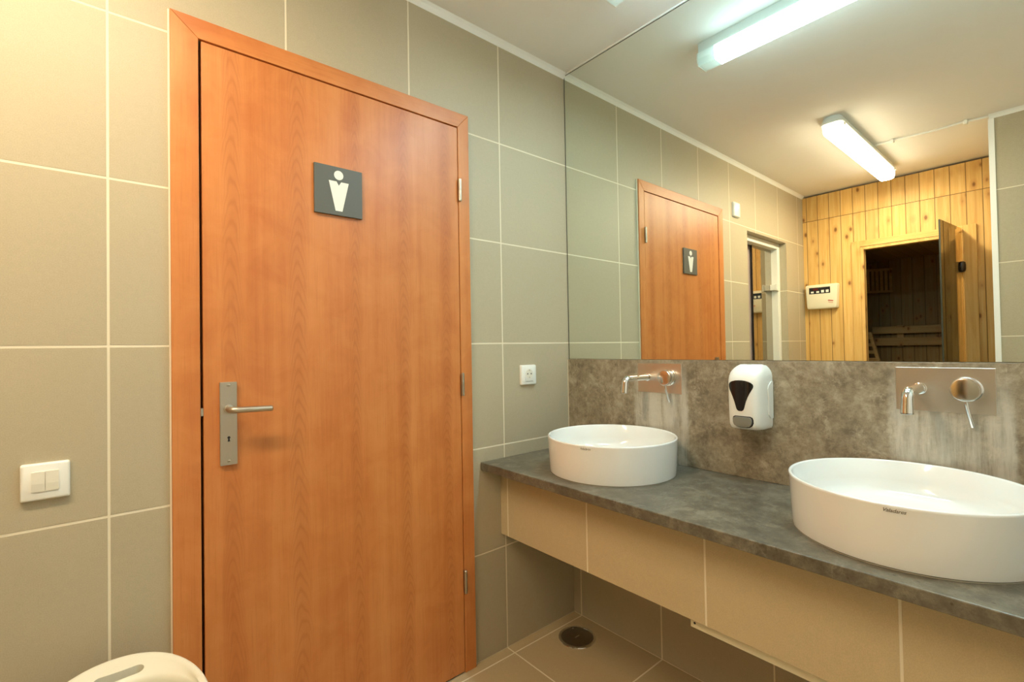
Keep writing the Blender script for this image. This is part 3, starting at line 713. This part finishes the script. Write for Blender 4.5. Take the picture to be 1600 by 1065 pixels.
basin(BX, -0.4150, 'round white ceramic washbasin standing nearest the door wall', -163.1)
basin(BX, -1.2224, 'round white ceramic washbasin nearest the camera, cut by right edge', -173.3)

# ------------------------------------------------------------------ wall taps
def tap(yc, ys, yh, label):
    t = empty('wall_tap', (-0.014, yc, 1.059), label, 'tap', 'wall-mounted taps')
    X0 = -0.0142
    obj('back_plate', box(BM(), (X0-0.0018, yc-0.0925, 1.0035), (X0, yc+0.0925, 1.1135), 0.0007, 1), M['steel'], t)
    b = BM(); f = X0-0.0018; z = 1.0605
    lathe(b, (f, ys, z), (-1, 0, 0), [(0, 0.0145), (0.003, 0.0145), (0.004, 0.0125)], 28)
    obj('flange', b, M['chrome'], t, smooth=True)
    b = BM(); p = arc_path((f-0.0005, ys, z), (-0.152, ys, z), (-0.158, ys, 1.0105), 0.018, 12)
    tube(b, p, [0.0118]*(len(p)-1)+[0.0130], 24)
    lathe(b, (-0.158, ys, 1.0105), (0, 0, -1), [(0, 0.0130), (0.0008, 0.0126), (0.0009, 0.0105)], 24)
    obj('spout', b, M['chrome'], t, smooth=True)
    b = BM(); zh = 1.0625
    lathe(b, (f, yh, zh), (-1, 0, 0), [(0, 0.0295), (0.005, 0.0295), (0.0065, 0.0275), (0.0075, 0.0255), (0.012, 0.0255), (0.0125, 0.0275), (0.031, 0.0275), (0.0335, 0.0262), (0.034, 0.0245)], 48)
    h = obj('handle', b, M['satin_chrome'], t, smooth=True)
    b = BM(); tube(b, [(f-0.027, yh, zh-0.020), (f-0.0255, yh-0.002, zh-0.040), (f-0.0125, yh-0.010, zh-0.088)], [0.0038, 0.0044, 0.0046], 14)
    obj('lever_pin', b, M['chrome'], h, smooth=True)
    return t
tap(-0.4655, -0.4155, -0.5075, 'chrome wall tap on steel plate over the basin nearest the door')
tap(-1.2620, -1.2175, -1.3045, 'chrome wall tap on steel plate over the basin nearest the camera')

# ------------------------------------------------------------------ soap dispenser
sd = empty('soap_dispenser', (-0.014, -0.809, 0.918), 'white soap dispenser with dark window on splashback between the taps', 'soap dispenser')
ydc = -0.8095; Z0, Z1 = 0.9185, 1.1155
def dshape(z):
    t = (z-Z0)/(Z1-Z0)
    # depth profile and half width profile
    if t < 0.10: s = t/0.10; dep = 0.078+0.014*math.sqrt(max(0, 1-(1-s)**2)); hw = 0.0485+0.0055*math.sqrt(max(0, 1-(1-s)**2))
    elif t < 0.70: s = (t-0.10)/0.60; dep = 0.092+0.002*math.sin(s*math.pi); hw = 0.054+0.0015*s
    else:
        s = (t-0.70)/0.30; dep = 0.092*(1-0.55*s**2.4); hw = 0.0555*(1-0.42*s**4.5)
    return dep, hw
def dring(z, n=40):
    dep, hw = dshape(z); out = []; e = 4.4
    for i in range(n+1):
        a = math.pi*i/n; c, s = math.cos(a), math.sin(a)
        yy = hw*(abs(c)**(2/e))*(1 if c > 0 else -1)
        xx = dep*(s**(2/e)) if s > 1e-9 else 0
        wfac = 1.0-0.07*(xx/dep)**1.0
        out.append((-0.0142-xx, ydc+yy*wfac, z))
    return out
zs_ = [Z0+(Z1-Z0)*t for t in (0, .004, .015, .035, .065, .1, .2, .3, .4, .5, .6, .7, .76, .82, .87, .91, .945, .97, .987, 1.0)]
b = loft(BM(), [dring(z) for z in zs_])
bmesh.ops.bevel(b, geom=[e for e in b.edges if all(abs(v.co.z-Z1) < 1e-6 for v in e.verts)], offset=0.004, segments=3, affect='EDGES')
obj('body', b, M['white_plastic'], sd, smooth=True, angle=50)
def dfront(y, z):
    dep, hw = dshape(z); c = min(0.999, abs((y-ydc)/(hw*0.935)))
    return -0.0142-dep*(1-c**4.4)**(1/4.4)
def patch(rows, lift, ncol=14):
    """rows: (z, yl, yr); surface laid over the dispenser front, with thickness."""
    b = BM(); F = []; B = []
    for z, yl, yr in rows:
        F.append([b.verts.new((dfront(yl+(yr-yl)*i/ncol, z)-lift, yl+(yr-yl)*i/ncol, z)) for i in range(ncol+1)])
        B.append([b.verts.new((dfront(yl+(yr-yl)*i/ncol, z)+0.001, yl+(yr-yl)*i/ncol, z)) for i in range(ncol+1)])
    for r in range(len(rows)-1):
        for i in range(ncol):
            b.faces.new((F[r][i], F[r][i+1], F[r+1][i+1], F[r+1][i])); b.faces.new((B[r][i], B[r+1][i], B[r+1][i+1], B[r][i+1]))
        b.faces.new((F[r][0], F[r+1][0], B[r+1][0], B[r][0])); b.faces.new((F[r][ncol], B[r][ncol], B[r+1][ncol], F[r+1][ncol]))
    for r, in ((0,), (len(rows)-1,)):
        for i in range(ncol): b.faces.new((F[r][i], F[r][i+1], B[r][i+1], B[r][i]))
    return b
WP = [(1.0690, 0.005), (1.0680, 0.015), (1.0655, 0.0245), (1.0620, 0.0320), (1.0575, 0.0368), (1.0530, 0.0383), (1.047, 0.0374), (1.040, 0.0340), (1.030, 0.0285), (1.018, 0.0228), (1.005, 0.0178), (0.992, 0.0142), (0.983, 0.0118), (0.978, 0.009), (0.975, 0.0045)]
obj('level_window', patch([(z, ydc+0.003+h, ydc+0.003-h) for z, h in WP], 0.0007), M['smoke'], sd, smooth=True)
BT = [(0.9575, 0.020), (0.955, 0.0255), (0.949, 0.0275), (0.940, 0.0275), (0.933, 0.0245), (0.9285, 0.018), (0.9265, 0.010)]
tag(obj('button_gap_shade', patch([(0.9415+(z-0.9415)*1.16, ydc-0.003+h*1.12, ydc-0.003-h*1.12) for z, h in BT], 0.0006), M['gap'], sd, smooth=True), 'dark patch painting the shade in the gap around the push button')  # raised patch; the shade of the button gap is its colour
bm_ = patch([(z, ydc-0.003+h, ydc-0.003-h) for z, h in BT], 0.0075)
bmesh.ops.recalc_face_normals(bm_, faces=bm_.faces[:])
bmesh.ops.bevel(bm_, geom=[e for e in bm_.edges if len(e.link_faces) == 2 and e.calc_face_angle(0) > 0.9], offset=0.003, segments=3, affect='EDGES', clamp_overlap=True)
obj('push_button', bm_, M['grey_plastic'], sd, smooth=True)
for s in (-1, 1):
    # raised grip panel on each flank
    b = BM(); zz = [0.952, 0.958, 1.052, 1.062]; 
    def side_y(x, z):
        dep, hw = dshape(z); c = min(1, abs((x+0.0142)/dep)); return hw*(1-c**4.4)**(1/4.4)*(1-0.07*c)
    cols = [(0.950, [-0.016, -0.022, -0.030]), (0.962, [-0.016, -0.030, -0.0440]), (1.040, [-0.016, -0.032, -0.0490]), (1.052, [-0.016, -0.028, -0.0430]), (1.064, [-0.016, -0.020, -0.0260])]
    F = [[b.verts.new((x, ydc+s*(side_y(x, z)+0.0028), z)) for x in xs] for z, xs in cols]
    B = [[b.verts.new((x, ydc+s*(side_y(x, z)-0.002), z)) for x in xs] for z, xs in cols]
    for r in range(4):
        for i in range(2):
            b.faces.new((F[r][i], F[r][i+1], F[r+1][i+1], F[r+1][i])); b.faces.new((B[r][i], B[r][i+1], B[r+1][i+1], B[r+1][i]))
        b.faces.new((F[r][0], F[r+1][0], B[r+1][0], B[r][0])); b.faces.new((F[r][2], F[r+1][2], B[r+1][2], B[r][2]))
    for r in (0, 4):
        for i in range(2): b.faces.new((F[r][i], F[r][i+1], B[r][i+1], B[r][i]))
    obj('side_grip', b, M['white_plastic'], sd)
b = BM(); lathe(b, (-0.045, ydc, Z1-0.0012), (0, 0, 1), [(0, 0.008), (0.0016, 0.007)], 20)
obj('key_lock', b, M['grey_plastic'], sd)

# ------------------------------------------------------------------ floor drain
dr = empty('floor_drain', (-0.134, -0.138, 0.0), 'round steel floor drain cover in the tiled corner under the basins', 'floor drain')
c = (-0.134, -0.138, 0.0005)
b = BM(); lathe(b, c, (0, 0, 1), [(0, 0.076), (0.0025, 0.075), (0.0035, 0.071), (0.0035, 0.066), (0.002, 0.0645)], 56, cap=False); obj('rim', b, M['chrome'], dr, smooth=True)
b = BM(); lathe(b, c, (0, 0, 1), [(0, 0.064), (0.0028, 0.064), (0.0034, 0.063), (0.0034, 0.010)], 56); obj('cover', b, M['dark_steel'], dr, smooth=True)
obj('lift_slot', box(BM(), (c[0]-0.012, c[1]-0.002, 0.0037), (c[0]+0.012, c[1]+0.002, 0.0046), 0.0004), M['steel'], dr)
b = BM(); lathe(b, (c[0]+0.03, c[1]+0.05, 0.0036), (0, 0, 1), [(0, 0.004), (0.001, 0.003)], 14); obj('screw', b, M['steel'], dr)

# ------------------------------------------------------------------ white plastic basket at bottom left
def se_ring(cx, cy, rx, ry, z, e=2.5, n=72):
    out = []
    for i in range(n):
        a = 2*math.pi*i/n; c, s = math.cos(a), math.sin(a)
        out.append((cx+rx*math.copysign(abs(c)**(2/e), c), cy+ry*math.copysign(abs(s)**(2/e), s), z))
    return out
bk = empty('laundry_basket', (-1.58, -0.322, 0.0), 'white plastic basket with slotted rim on floor before the door, cut by frame', 'basket')
cx, cy = -1.580, -0.322
O = [(0.003, .080, .150), (0.02, .086, .156), (0.30, .108, .182), (0.44, .128, .212), (0.470, .140, .236), (0.484, .1475, .2475), (0.492, .150, .250), (0.498, .1495, .2495), (0.501, .147, .247),
     (0.501, .142, .241), (0.498, .136, .232), (0.493, .1375, .200), (0.489, .1355, .176), (0.486, .1335, .168), (0.478, .1315, .1635), (0.44, .122, .159), (0.28, .102, .150), (0.03, .074, .135)]
b = loft(BM(), [se_ring(cx, cy, rx, ry, z, 2.06, 96) for z, rx, ry in O])
o = obj('tub', b, M['bin_plastic'], bk, smooth=True, angle=60)
pts = [(px_, py_-0.9*(px_-cx)**2, 0.42) for px_, py_ in rrect(-1.572, -0.134, 0.086, 0.026, 0.0125, 8)]
co = obj('cutter', prism(BM(), pts, (0, 0, 0.12)), M['bin_plastic'])
md = o.modifiers.new('slot', 'BOOLEAN'); md.operation = 'DIFFERENCE'; md.solver = 'EXACT'; md.object = co
bpy.context.view_layer.update()
nm = bpy.data.meshes.new_from_object(o.evaluated_get(bpy.context.evaluated_depsgraph_get()))
o.modifiers.clear(); o.data = nm; bpy.data.objects.remove(co)
